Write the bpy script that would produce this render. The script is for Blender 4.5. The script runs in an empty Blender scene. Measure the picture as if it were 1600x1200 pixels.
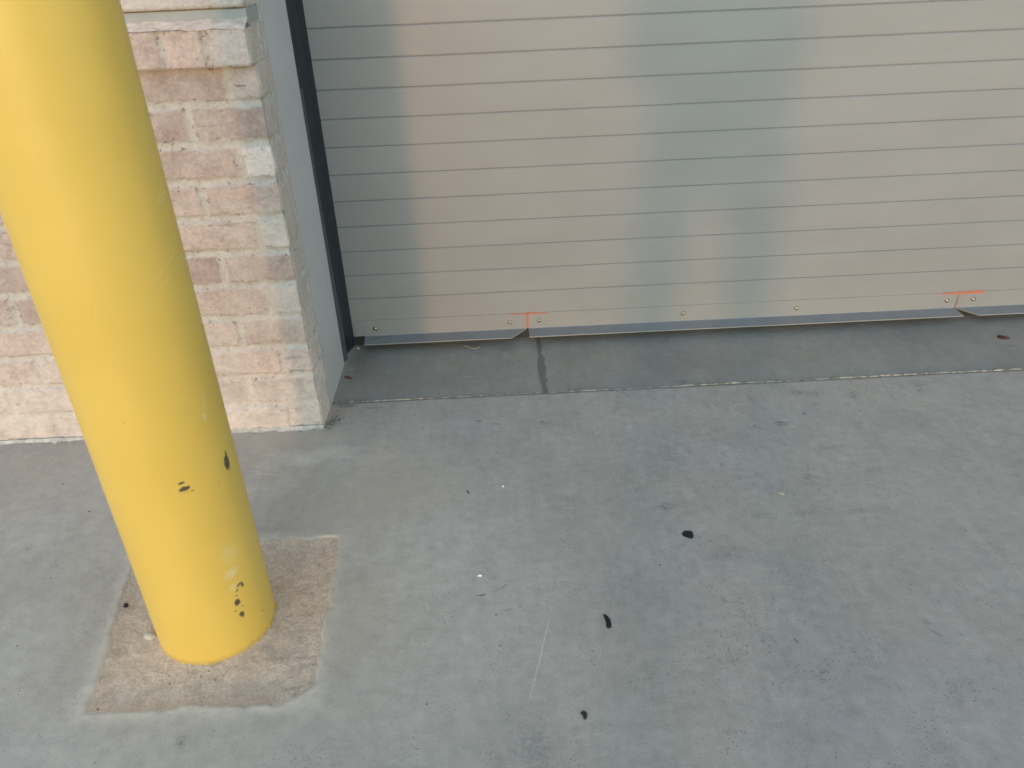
import bpy, bmesh, math, random
import numpy as np
from mathutils import Matrix, Vector, noise as mn
rad = math.radians
SC = bpy.context.scene
COL = SC.collection

# ------------------------------------------------------------------ camera
PITCH, ROLL, YAW, CAMH = 0.5225642, -0.0428343, -0.0124301, 1.13
cy, sy = math.cos(YAW), math.sin(YAW)
right = Vector((cy, sy, 0)); fwd = Vector((-sy, cy, 0)) * math.cos(PITCH) + Vector((0, 0, -1)) * math.sin(PITCH)
up = right.cross(fwd)
r2 = right * math.cos(ROLL) + up * math.sin(ROLL); u2 = -right * math.sin(ROLL) + up * math.cos(ROLL)
cam = bpy.data.cameras.new("camera"); camo = bpy.data.objects.new("camera", cam); COL.objects.link(camo)
camo.matrix_world = Matrix(((r2.x, u2.x, -fwd.x, 0), (r2.y, u2.y, -fwd.y, 0), (r2.z, u2.z, -fwd.z, CAMH), (0, 0, 0, 1)))
cam.sensor_width = 36; cam.lens = 1230 / 1600 * 36; cam.clip_start = 0.01; cam.clip_end = 2000
cam.dof.use_dof = True; cam.dof.focus_distance = 2.1; cam.dof.aperture_fstop = 5.6
SC.camera = camo

# ------------------------------------------------------------------ light
SUN_EL = 6.6; SUN_T = 0.20            # light runs +0.20 in x for each +1 in y
world = bpy.data.worlds.new("World"); SC.world = world; world.use_nodes = True
wn = world.node_tree; bg = wn.nodes['Background']
sky = wn.nodes.new('ShaderNodeTexSky'); sky.sky_type = 'NISHITA'; sky.sun_disc = False
sky.sun_elevation = rad(SUN_EL); sky.sun_rotation = math.pi + math.atan(SUN_T)
sky.air_density = 1.0; sky.dust_density = 0.05; sky.ozone_density = 0.8; sky.altitude = 100
wn.links.new(sky.outputs[0], bg.inputs[0]); bg.inputs[1].default_value = 0.45
tosun = Vector((-SUN_T, -1, 0)).normalized() * math.cos(rad(SUN_EL)) + Vector((0, 0, math.sin(rad(SUN_EL))))
sl = bpy.data.lights.new("sun", 'SUN'); so = bpy.data.objects.new("sun", sl); COL.objects.link(so)
sl.energy = 0.64; sl.angle = rad(3.2); sl.color = (1.0, 0.54, 0.27)
so.rotation_euler = tosun.to_track_quat('Z', 'Y').to_euler(); so.location = tosun * 30
SC.view_settings.view_transform = 'Standard'; SC.view_settings.look = 'None'
SC.view_settings.exposure = 0.45; SC.view_settings.gamma = 1.0; SC.view_settings.use_curve_mapping = False

# ------------------------------------------------------------------ measured layout (metres)
DOOR_Y, THR_Y, BRK_Y, COR_X = 2.2518, 1.9023, 1.7816, -0.4831
BX, BY, BR = -0.571, 1.1076, 0.1072
GR_Z0, GR_S = 0.9283, 0.0766
Z_BED, COURSE = 0.8304, 0.0835

# ------------------------------------------------------------------ helpers
def tag(o, label=None, cat=None, group=None, kind=None):
    if label: o['label'] = label
    if cat: o['category'] = cat
    if group: o['group'] = group
    o['kind'] = kind or 'thing'
    return o
def empty(name, loc=(0, 0, 0)):
    o = bpy.data.objects.new(name, None); o.location = loc; o.empty_display_size = .05; COL.objects.link(o); return o
def put(name, me, mats, parent=None, smooth=False):
    o = bpy.data.objects.new(name, me); COL.objects.link(o)
    for m in (mats if isinstance(mats, (list, tuple)) else [mats]): me.materials.append(m)
    if smooth: me.polygons.foreach_set('use_smooth', [True] * len(me.polygons))
    if parent:
        o.parent = parent; o.location = -Vector(parent.location)   # meshes are written in world metres
    return o
def grid_mesh(name, P, attr=None, closed=False):
    """P: (rows, cols, 3) array -> quad mesh"""
    n, m = P.shape[:2]
    idx = np.arange(n * m).reshape(n, m)
    f = np.stack([idx[:-1, :-1], idx[:-1, 1:], idx[1:, 1:], idx[1:, :-1]], -1).reshape(-1, 4)
    if closed:
        g = np.stack([idx[:-1, -1], idx[:-1, 0], idx[1:, 0], idx[1:, -1]], -1).reshape(-1, 4); f = np.concatenate([f, g])
    me = bpy.data.meshes.new(name)
    me.vertices.add(n * m); me.vertices.foreach_set('co', P.reshape(-1).astype(np.float32))
    me.loops.add(f.size); me.loops.foreach_set('vertex_index', f.reshape(-1).astype(np.int32))
    me.polygons.add(len(f)); me.polygons.foreach_set('loop_start', (np.arange(len(f)) * 4).astype(np.int32))
    me.update(calc_edges=True)
    if attr is not None:
        a = me.color_attributes.new('tint', 'FLOAT_COLOR', 'POINT'); a.data.foreach_set('color', attr.reshape(-1).astype(np.float32))
    me.validate(); return me
def vnoise(x, y, seed=0):
    xi = np.floor(x).astype(np.int64); yi = np.floor(y).astype(np.int64); fx = x - xi; fy = y - yi
    fx = fx * fx * fx * (fx * (fx * 6 - 15) + 10); fy = fy * fy * fy * (fy * (fy * 6 - 15) + 10)
    def h(a, b):
        n = (a * 374761393 + b * 668265263 + seed * 144665) & 0xffffffff
        n = ((n ^ (n >> 13)) * 1274126177) & 0xffffffff
        return ((n ^ (n >> 16)) & 0xffffff) / float(0xffffff)
    return (h(xi, yi) * (1 - fx) + h(xi + 1, yi) * fx) * (1 - fy) + (h(xi, yi + 1) * (1 - fx) + h(xi + 1, yi + 1) * fx) * fy
def fbm(x, y, seed=0, o=4):
    s = 0; a = .5; t = 0
    for i in range(o):
        s = s + a * vnoise(x * 2 ** i + 17.3 * i, y * 2 ** i + 5.1 * i, seed + i); t += a; a *= .5
    return s / t
def sstep(a, b, x):
    t = np.clip((x - a) / (b - a), 0, 1); return t * t * (3 - 2 * t)
def box(bm, x0, x1, y0, y1, z0, z1, bev=0.0):
    r = bmesh.ops.create_cube(bm, size=1)
    for v in r['verts']:
        v.co = Vector(((x0 + x1) / 2 + v.co.x * (x1 - x0), (y0 + y1) / 2 + v.co.y * (y1 - y0), (z0 + z1) / 2 + v.co.z * (z1 - z0)))
    if bev:
        es = {e for v in r['verts'] for e in v.link_edges}
        bmesh.ops.bevel(bm, geom=list(es), offset=bev, segments=2, affect='EDGES', profile=.6)
def fin(bm, name):
    bmesh.ops.recalc_face_normals(bm, faces=bm.faces)
    me = bpy.data.meshes.new(name); bm.to_mesh(me); bm.free(); return me
def extrude_x(profile, x0, x1, name, mitre0=None, mitre1=None):
    """closed (y,z) profile swept along x; mitre gives an x shift per profile point at an end"""
    bm = bmesh.new(); n = len(profile)
    a = [bm.verts.new((x0 + (mitre0[i] if mitre0 else 0), y, z)) for i, (y, z) in enumerate(profile)]
    b = [bm.verts.new((x1 + (mitre1[i] if mitre1 else 0), y, z)) for i, (y, z) in enumerate(profile)]
    for i in range(n): bm.faces.new((a[i], a[(i + 1) % n], b[(i + 1) % n], b[i]))
    bm.faces.new(a[::-1]); bm.faces.new(b)
    return fin(bm, name)

# ------------------------------------------------------------------ shader helpers
class NT:
    def __init__(s, name):
        s.m = bpy.data.materials.new(name); s.m.use_nodes = True; s.t = s.m.node_tree
        s.b = s.t.nodes['Principled BSDF']; s.g = s.t.nodes.new('ShaderNodeNewGeometry')
        s.P = s.g.outputs['Position']
    def n(s, t, **k):
        x = s.t.nodes.new(t)
        for a, v in k.items(): setattr(x, a, v)
        return x
    def l(s, a, b): s.t.links.new(a, b)
    def set(s, sock, v):
        if isinstance(v, (int, float)): sock.default_value = v
        elif isinstance(v, (tuple, list)): sock.default_value = tuple(v) + ((1,) if len(v) == 3 and len(sock.default_value) == 4 else ())
        else: s.l(v, sock)
    def math(s, op, a, b=0.0, c=None, clamp=False):
        x = s.n('ShaderNodeMath', operation=op, use_clamp=clamp); s.set(x.inputs[0], a); s.set(x.inputs[1], b)
        if c is not None: s.set(x.inputs[2], c)
        return x.outputs[0]
    def vec(s, op, a, b=(0, 0, 0)):
        x = s.n('ShaderNodeVectorMath', operation=op); s.set(x.inputs[0], a)
        if op == 'SCALE': s.set(x.inputs['Scale'], b)
        else: s.set(x.inputs[1], b)
        return x.outputs['Value'] if op in ('LENGTH', 'DOT_PRODUCT') else x.outputs[0]
    def noise(s, scale, detail=4, rough=.55, vec=None, dist=0.0, col=False):
        x = s.n('ShaderNodeTexNoise'); s.l(vec or s.P, x.inputs['Vector']); x.inputs['Scale'].default_value = scale
        x.inputs['Detail'].default_value = detail; x.inputs['Roughness'].default_value = rough; x.inputs['Distortion'].default_value = dist
        return x.outputs['Color'] if col else x.outputs['Fac']
    def vor(s, scale, vec=None):
        x = s.n('ShaderNodeTexVoronoi'); s.l(vec or s.P, x.inputs['Vector']); x.inputs['Scale'].default_value = scale; return x.outputs['Distance']
    def map(s, v, a, b, c=0.0, d=1.0, smooth=True):
        x = s.n('ShaderNodeMapRange', interpolation_type='SMOOTHSTEP' if smooth else 'LINEAR')
        s.set(x.inputs[0], v)
        for i, q in enumerate((a, b, c, d)): s.set(x.inputs[1 + i], q)
        return x.outputs[0]
    def mix(s, f, a, b, mode='MIX'):
        x = s.n('ShaderNodeMix', data_type='RGBA', blend_type=mode); s.set(x.inputs[0], f); s.set(x.inputs[6], a); s.set(x.inputs[7], b); return x.outputs[2]
    def mapping(s, vec, loc=(0, 0, 0), rot=(0, 0, 0), scale=(1, 1, 1), kind='POINT'):
        x = s.n('ShaderNodeMapping', vector_type=kind); s.l(vec, x.inputs[0])
        x.inputs['Location'].default_value = loc; x.inputs['Rotation'].default_value = rot; x.inputs['Scale'].default_value = scale; return x.outputs[0]
    def marks(s, vec, L):
        """L: (x, y, rx, ry, rotdeg, softness, strength) ellipses in a flat coordinate -> mask"""
        acc = None
        for (x, y, rx, ry, ro, sf, st) in L:
            d = s.vec('LENGTH', s.mapping(vec, (x, y, 0), (0, 0, rad(ro)), (rx, ry, 1), 'TEXTURE'))
            m = s.map(d, 1 - sf, 1 + sf * .3, st, 0.0)
            acc = m if acc is None else s.math('MAXIMUM', acc, m)
        return acc
    def warp(s, vec, scale, amp):
        c = s.noise(scale, 3, .6, vec, col=True)
        return s.vec('ADD', vec, s.vec('SCALE', s.vec('SUBTRACT', c, (.5, .5, .5)), amp))
    def bump(s, h, dist, strength=1.0, prev=None):
        x = s.n('ShaderNodeBump'); s.set(x.inputs['Height'], h); x.inputs['Distance'].default_value = dist; x.inputs['Strength'].default_value = strength
        if prev: s.l(prev, x.inputs['Normal'])
        return x.outputs[0]
    def out(s, col, rough, normal=None, spec=None, metal=None):
        s.set(s.b.inputs['Base Color'], col); s.set(s.b.inputs['Roughness'], rough)
        if normal: s.l(normal, s.b.inputs['Normal'])
        if spec is not None: s.b.inputs['Specular IOR Level'].default_value = spec
        if metal is not None: s.b.inputs['Metallic'].default_value = metal
        return s.m
def flat2(t):      # world position with z dropped
    x = t.n('ShaderNodeSeparateXYZ'); t.l(t.P, x.inputs[0]); y = t.n('ShaderNodeCombineXYZ'); t.l(x.outputs[0], y.inputs[0]); t.l(x.outputs[1], y.inputs[1]); return y.outputs[0], x

def simple(name, col, rough=.6, spec=.5, metal=0, var=.06, scale=40, bump=0.0):
    t = NT(name); f = t.noise(scale, 4)
    c = t.mix(t.map(f, .3, .7), tuple(q * (1 - var) for q in col), tuple(min(1, q * (1 + var)) for q in col))
    return t.out(c, rough, t.bump(f, bump) if bump else None, spec, metal)

# ------------------------------------------------------------------ concrete
def concrete(name, base, patches=True):
    t = NT(name); P2, sep = flat2(t)
    big = t.noise(1.6, 3, .55, P2); mid = t.noise(7, 5, .6, P2, .4); sm = t.noise(45, 5, .65, P2); fine = t.noise(330, 3, .75, P2); hue = t.noise(3.1, 3, .5, t.mapping(P2, (7, 3, 0)))
    c = tuple(base)
    col = t.mix(t.map(mid, .32, .68), tuple(q * .945 for q in c), tuple(q * 1.05 for q in c))
    col = t.mix(t.map(hue, .38, .66, 0, .6), col, t.mix(1, col, (1.035, 1.0, .95), 'MULTIPLY'))
    col = t.mix(t.map(big, .35, .65), t.mix(1, col, (.965, .97, .985), 'MULTIPLY'), t.mix(1, col, (1.03, 1.03, 1.015), 'MULTIPLY'))
    col = t.mix(1, col, t.mix(t.map(sm, .3, .72), (.92, .92, .92), (1.07, 1.07, 1.07)), 'MULTIPLY')
    stv = t.noise(34, 4, .65, t.mapping(P2, (1, 2, 0), (0, 0, rad(6)), (1, .28, 1))); col = t.mix(1, col, t.mix(t.map(stv, .3, .7), (.955, .955, .955), (1.045, 1.045, 1.045)), 'MULTIPLY')
    col = t.mix(1, col, t.mix(t.map(fine, .3, .7), (.88, .88, .88), (1.11, 1.11, 1.11)), 'MULTIPLY')
    rough = t.map(sm, .3, .7, .62, .8)
    # clusters of small dark pits and scuffs
    pv = t.vor(150, t.warp(P2, 60, .012)); clus = t.noise(9, 3, .6, t.mapping(P2, (3.3, 1, 0)))
    pit = t.math('MULTIPLY', t.map(pv, .10, .26, 1, 0), t.map(clus, .50, .62))
    col = t.mix(t.math('MULTIPLY', pit, .6), col, (.06, .062, .066))
    return t, P2, sep, col, rough, mid, sm, fine, pit

# ---- pavement
t, P2, sep, col, rough, mid, sm, fine, pit = concrete('pavement_concrete', (.472, .402, .345))
X, Y = sep.outputs[0], sep.outputs[1]
wv = t.warp(P2, 14, .09); wv2 = t.warp(P2, 60, .02); wv3 = t.warp(P2, 200, .008)
# pale lime film by post and wall corner, plus brighter left-hand light painted in
bloom_light = t.marks(wv, [(-1.12, 1.33, .34, .13, 20, .9, .75), (-.95, 1.05, .22, .26, 10, .9, .6), (-.50, 1.64, .16, .05, 10, .9, .85), (-.62, 1.50, .14, .08, 30, .9, .6),
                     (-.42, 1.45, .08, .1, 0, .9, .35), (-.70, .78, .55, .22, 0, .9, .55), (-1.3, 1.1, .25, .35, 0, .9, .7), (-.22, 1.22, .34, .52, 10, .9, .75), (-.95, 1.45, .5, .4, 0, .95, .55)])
blf = t.math('MULTIPLY', bloom_light, t.map(t.noise(28, 6, .68, P2), .32, .68, .38, 1))
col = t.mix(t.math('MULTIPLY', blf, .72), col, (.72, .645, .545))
streak = t.noise(26, 5, .7, t.mapping(P2, (0, 0, 0), (0, 0, rad(8)), (.25, 1, 1)))
wst = t.math('MULTIPLY', t.marks(wv, [(-.50, 1.655, .16, .05, 5, .6, 1), (-.60, 1.60, .14, .05, 0, .6, .9)]), t.map(streak, .56, .66))
col = t.mix(t.math('MULTIPLY', wst, .6), col, (.74, .70, .64))
# brown dust films
brn = t.marks(wv, [(-1.2, 1.62, .22, .10, 0, .9, .5), (-.33, 1.45, .22, .12, 20, .95, .5), (-.52, 1.73, .22, .04, 0, .8, .55), (-.80, 1.45, .12, .14, 0, .9, .5), (1.1, .9, .4, .25, 0, .95, .4), (-.26, 1.48, .20, .16, 10, .95, .75), (-.30, 1.05, .12, .25, 0, .95, .5), (.95, 1.25, .5, .35, 0, .95, .3)])
col = t.mix(t.math('MULTIPLY', brn, .62), col, (.52, .415, .325))
# dark grey scuffs: tyre and foot marks in front of the door
sc = t.marks(wv2, [(.711, 1.688, .02, .012, 0, .8, .9), (.788, 1.728, .008, .008, 0, .6, .8), (.104, 1.753, .018, .008, 0, .6, .8), (-.071, 1.776, .008, .007, 0, .5, .9), (-.022, 1.755, .010, .006, 0, .5, .9),
                   (.83, 1.835, .05, .022, -10, .9, .5), (.95, 1.81, .035, .02, 60, .9, .5), (1.14, 1.83, .02, .06, -20, .9, .35), (.349, 1.38, .020, .018, 0, .7, .55), (.027, .80, .045, .06, 0, .9, .3),
                   (.55, 1.33, .05, .012, 0, .9, .35), (.64, 1.33, .05, .012, 4, .9, .4), (.77, 1.33, .05, .012, 0, .9, .35), (.70, 1.46, .016, .04, -30, .9, .4), (.86, 1.47, .05, .015, 30, .9, .35), (.78, 1.57, .06, .012, 8, .9, .3),
                   (.45, 1.21, .05, .03, 0, .9, .3), (.55, 1.10, .03, .1, 0, .95, .22), (.40, 1.58, .06, .07, 0, .95, .2), (-.553, .842, .012, .012, 0, .8, .7), (-.77, 1.159, .006, .006, 0, .5, .8)])
brk = t.map(t.noise(120, 4, .7, P2), .40, .60)
col = t.mix(t.math('MULTIPLY', t.math('MULTIPLY', sc, brk), .9), col, (.085, .088, .095))
scl = t.marks(wv2, [(.60, 1.50, .34, .24, 0, .9, .8), (.78, 1.82, .42, .07, 0, .9, 1.3), (.42, 1.05, .16, .3, 0, .9, .7), (.75, .98, .25, .25, 0, .9, .6)])
vert = t.noise(60, 4, .7, t.mapping(P2, (0, 0, 0), (0, 0, rad(12)), (1, .3, 1)))
col = t.mix(t.math('MULTIPLY', t.math('MULTIPLY', scl, t.map(vert, .58, .68)), .42), col, (.10, .103, .11))
spk = t.math('MULTIPLY', t.map(t.vor(95, t.warp(P2, 45, .02)), .10, .24, 1, 0), t.math('MULTIPLY', t.marks(wv, [(.86, 1.84, .42, .055, 0, .8, 1), (.60, 1.66, .20, .13, 0, .9, .8), (.50, 1.20, .12, .2, 0, .9, .7), (.44, .95, .2, .2, 0, .9, .6), (.75, 1.05, .1, .22, 0, .9, .6), (.35, 1.75, .2, .08, 0, .9, .5)]), t.map(t.noise(16, 3, .6, t.mapping(P2, (5, 5, 0))), .45, .58)))
col = t.mix(t.math('MULTIPLY', spk, .75), col, (.085, .085, .09))
# hairline scrapes (dark arcs) and one long white scratch
hair = t.marks(wv3, [(-.064, 1.137, .013, .0016, 8, .5, .8), (-.032, 1.150, .010, .0012, 30, .5, .5), (-.018, 1.158, .010, .0012, 38, .5, .7), (-.012, 1.095, .014, .0011, 14, .5, .5), (-.036, 1.083, .004, .003, 20, .5, .6),
                     (.33, 1.885, .011, .0012, -20, .5, .6), (.505, .985, .0015, .009, 15, .5, .6), (.76, .985, .0025, .018, 40, .5, .35), (-.095, 1.467, .0035, .010, 20, .5, .7)])
col = t.mix(hair, col, (.06, .06, .058))
wh = t.marks(t.warp(P2, 25, .004), [(.041, .975, .118, .0016, 75.3, .45, 1), (.101, 1.204, .009, .0011, 78, .5, .7), (-.069, 1.19, .007, .003, 0, .4, 1), (-.08, 1.10, .003, .003, 0, .4, .5)])
col = t.mix(t.math('MULTIPLY', wh, t.map(t.noise(240, 2, .6, P2), .3, .5, .35, .85)), col, (.62, .62, .62))
# pale smeared rim round the footing block
yy = t.math('SUBTRACT', Y, 1.12); ax = t.math('SUBTRACT', t.math('ABSOLUTE', t.math('ADD', t.math('ADD', X, t.math('MULTIPLY', yy, .10)), .5705)), t.math('ADD', .2050, t.math('MULTIPLY', yy, .055))); ay = t.math('ABSOLUTE', t.math('SUBTRACT', Y, 1.1215))
dd = t.math('MAXIMUM', ax, t.math('SUBTRACT', ay, .2135)); dd = t.math('ADD', dd, t.math('MULTIPLY', t.math('SUBTRACT', t.noise(22, 4, .6, P2), .5), .05))
rim = t.math('MULTIPLY', t.map(dd, .0, .036, 1, 0), t.map(t.noise(55, 5, .7, P2), .32, .6, .45, 1)); col = t.mix(t.math('MULTIPLY', rim, .72), col, (.70, .60, .48))
# grime where the slab meets wall and joint
gj = t.math('MULTIPLY', t.map(Y, THR_Y - .014, THR_Y - .002, 0, 1), .45); col = t.mix(gj, col, (.12, .12, .115))
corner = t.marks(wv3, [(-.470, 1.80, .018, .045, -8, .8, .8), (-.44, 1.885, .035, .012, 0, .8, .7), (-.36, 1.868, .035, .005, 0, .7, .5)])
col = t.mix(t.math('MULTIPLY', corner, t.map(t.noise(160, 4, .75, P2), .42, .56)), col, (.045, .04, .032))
h = t.math('ADD', t.math('MULTIPLY', sm, .6), t.math('ADD', t.math('MULTIPLY', fine, .22), t.math('MULTIPLY', pit, -.35)))
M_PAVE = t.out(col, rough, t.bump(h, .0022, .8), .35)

# ---- threshold
t, P2, sep, col, rough, mid, sm, fine, pit = concrete('threshold_concrete', (.350, .310, .268))
X, Y = sep.outputs[0], sep.outputs[1]
wob = t.math('MULTIPLY', t.math('SUBTRACT', t.noise(14, 2, .5, P2), .5), .016)
# damp-looking filled joint running from the door to the kerb line
jx = t.math('ABSOLUTE', t.math('SUBTRACT', t.math('ADD', X, wob), .1155)); wid = t.math('ADD', t.map(t.noise(16, 3, .55, P2), .38, .68, .005, .0115), t.marks(t.warp(P2, 90, .01), [(.124, 2.035, .03, .05, 0, .9, .008)]))
jm = t.math('MULTIPLY', t.map(t.math('SUBTRACT', jx, wid), -.0030, .0045, 1, 0), t.map(t.noise(90, 3, .6, P2), .2, .45, .7, 1))
col = t.mix(t.math('MULTIPLY', jm, .62), col, (.10, .092, .074))
st = t.marks(t.warp(P2, 30, .05), [(-.43, 2.14, .05, .12, 0, .8, .7), (.02, 2.19, .05, .035, 0, .8, .4), (.6, 2.05, .3, .1, 0, .9, .3), (1.3, 2.15, .25, .08, 0, .9, .5), (-.2, 2.0, .2, .07, 0, .9, .2), (.866, 2.212, .025, .01, 0, .6, .6), (.507, 1.929, .012, .008, 0, .6, .8)])
col = t.mix(t.math('MULTIPLY', st, .42), col, (.115, .098, .078))
sw = t.noise(30, 5, .7, t.mapping(P2, (0, 0, 0), (0, 0, rad(-6)), (.22, 1, 1))); col = t.mix(t.map(sw, .58, .74, 0, .28), col, (.33, .335, .34))
wsp = t.marks(t.warp(P2, 150, .008), [(-.10, 2.02, .02, .004, 0, .6, .6), (-.09, 1.99, .03, .003, 4, .6, .5), (-.455, 2.10, .004, .012, 0, .6, .7), (1.52, 2.03, .012, .006, 0, .6, .4), (.35, 2.02, .006, .004, 0, .6, .5), (1.35, 2.23, .02, .004, 0, .6, .6)])
col = t.mix(t.math('MULTIPLY', wsp, .6), col, (.55, .54, .5))
M_THR = t.out(col, t.map(sm, .3, .7, .55, .75), t.bump(t.math('ADD', t.math('MULTIPLY', sm, .6), t.math('MULTIPLY', fine, .2)), .0016, .7), .35)

# ---- footing mortar
t = NT('footing_mortar'); a = t.noise(28, 6, .68); b = t.noise(180, 4, .75); g = t.vor(260)
col = t.mix(t.map(a, .3, .7), (.65, .49, .375), (.785, .612, .48)); col = t.mix(t.map(b, .3, .7), t.mix(1, col, (.8, .8, .79), 'MULTIPLY'), t.mix(1, col, (1.14, 1.13, 1.1), 'MULTIPLY'))
col = t.mix(t.math('MULTIPLY', t.map(g, .1, .22, 1, 0), .5), col, (.12, .09, .07))
col = t.mix(t.map(t.noise(9, 3, .6), .50, .7, 0, .4), col, (.72, .51, .38))
M_FOOT = t.out(col, .9, t.bump(t.math('ADD', a, t.math('MULTIPLY', b, .8)), .004, .9), .25)

# ---- yellow gloss paint on the post
def yellow():
    t = NT('yellow_gloss_paint'); s = t.n('ShaderNodeSeparateXYZ'); t.l(t.P, s.inputs[0])
    th = t.math('ARCTAN2', t.math('SUBTRACT', s.outputs[1], BY), t.math('SUBTRACT', s.outputs[0], BX))
    c = t.n('ShaderNodeCombineXYZ'); t.l(t.math('MULTIPLY', th, BR), c.inputs[0]); t.l(s.outputs[2], c.inputs[1]); V = c.outputs[0]
    wv = t.warp(V, 130, .006); wf = t.warp(t.warp(V, 160, .0065), 500, .0035)
    U = lambda deg: rad(deg) * BR
    col = t.mix(t.map(t.noise(5, 3, .5), .3, .7), (.70, .460, .088), (.74, .492, .102))
    col = t.mix(t.map(t.noise(40, 5, .7), .55, .8, 0, .16), col, (.60, .36, .06))
    chip = [(U(-11.5), .381, .0080, .0145, 0, .25, 1), (U(-9.8), .396, .003, .008, 0, .3, 1), (U(-57.7), .382, .0098, .0042, 4, .25, 1), (U(-58.6), .3945, .006, .0022, 3, .3, 1), (U(-52), .374, .003, .0012, -20, .4, .8),
            (U(-36), .147, .007, .0025, 20, .35, 1), (U(-32.5), .142, .003, .005, 0, .35, 1), (U(-39), .138, .003, .0018, 0, .3, 1), (U(-42), .114, .0062, .0075, 0, .25, 1), (U(-41), .083, .0045, .0075, 15, .3, 1), (U(-46), .098, .0025, .001, 0, .3, 1), (U(-38), .098, .002, .0012, 0, .3, 1), (U(-41), .128, .002, .001, 0, .3, 1),
            (U(-17.8), .052, .0022, .0022, 0, .3, .7), (U(-23), .045, .0012, .0012, 0, .3, .6), (U(-86), .52, .002, .001, 0, .4, .6), (U(-27), .36, .0025, .0012, 0, .5, .5)]
    halo = t.marks(wv, [(x, y, rx * 1.45, ry * 1.35, r, .8, .75) for (x, y, rx, ry, r, q, w) in chip[:12]])
    col = t.mix(t.math('MULTIPLY', halo, .5), col, (.74, .58, .22)); rust = t.marks(t.warp(V, 220, .005), [(x, y - ry * .5, rx * 1.25, ry * 1.5, r_, .6, .55) for (x, y, rx, ry, r_, q, w) in chip[:11]]); col = t.mix(t.math('MULTIPLY', rust, t.map(t.noise(260, 3, .7), .45, .62)), col, (.36, .19, .05))
    cm = t.marks(wf, chip)
    bare = t.mix(t.map(t.noise(300, 3, .7), .35, .65), (.045, .034, .022), (.16, .105, .06)); col = t.mix(cm, col, bare)
    dust = t.marks(wv, [(U(-40), .180, .017, .013, 0, .9, .8), (U(-42), .150, .013, .009, 0, .9, .6), (U(-23.5), .484, .005, .009, -10, .8, .9), (U(-20), .505, .004, .02, -25, .9, .4), (U(-36), .22, .02, .025, 0, .95, .4)])
    col = t.mix(t.math('MULTIPLY', dust, t.map(t.noise(160, 4, .7), .35, .6, .35, .9)), col, (.74, .62, .36))
    scr = t.marks(t.warp(V, 50, .004), [(U(-20), .735, .045, .0009, 28, .5, .5), (U(-12), .755, .02, .0007, 30, .5, .4), (U(-4), .828, .018, .0016, 8, .6, .6), (U(-6), .822, .022, .0008, -2, .5, .7), (U(-25), .715, .025, .001, 22, .5, .35), (U(-80), .70, .02, .0008, 70, .5, .25)])
    col = t.mix(scr, col, (.80, .66, .28))
    # faint low orange cast of old coat and dirt at the foot
    ft = t.math('MULTIPLY', t.map(t.math('ADD', s.outputs[2], t.math('MULTIPLY', t.noise(60, 4, .7), .02)), .012, .024, 1, 0), .55); col = t.mix(ft, col, (.42, .27, .09))
    h = t.math('ADD', t.math('MULTIPLY', t.noise(22, 3, .5), .4), t.math('ADD', t.math('MULTIPLY', t.noise(260, 2, .6), .10), t.math('MULTIPLY', cm, -.6)))
    return t.out(col, t.math('ADD', t.map(t.noise(30, 4), .3, .7, .34, .46), t.math('MULTIPLY', cm, .4)), t.bump(h, .0012, .6), .5)
M_YEL = yellow()

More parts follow.
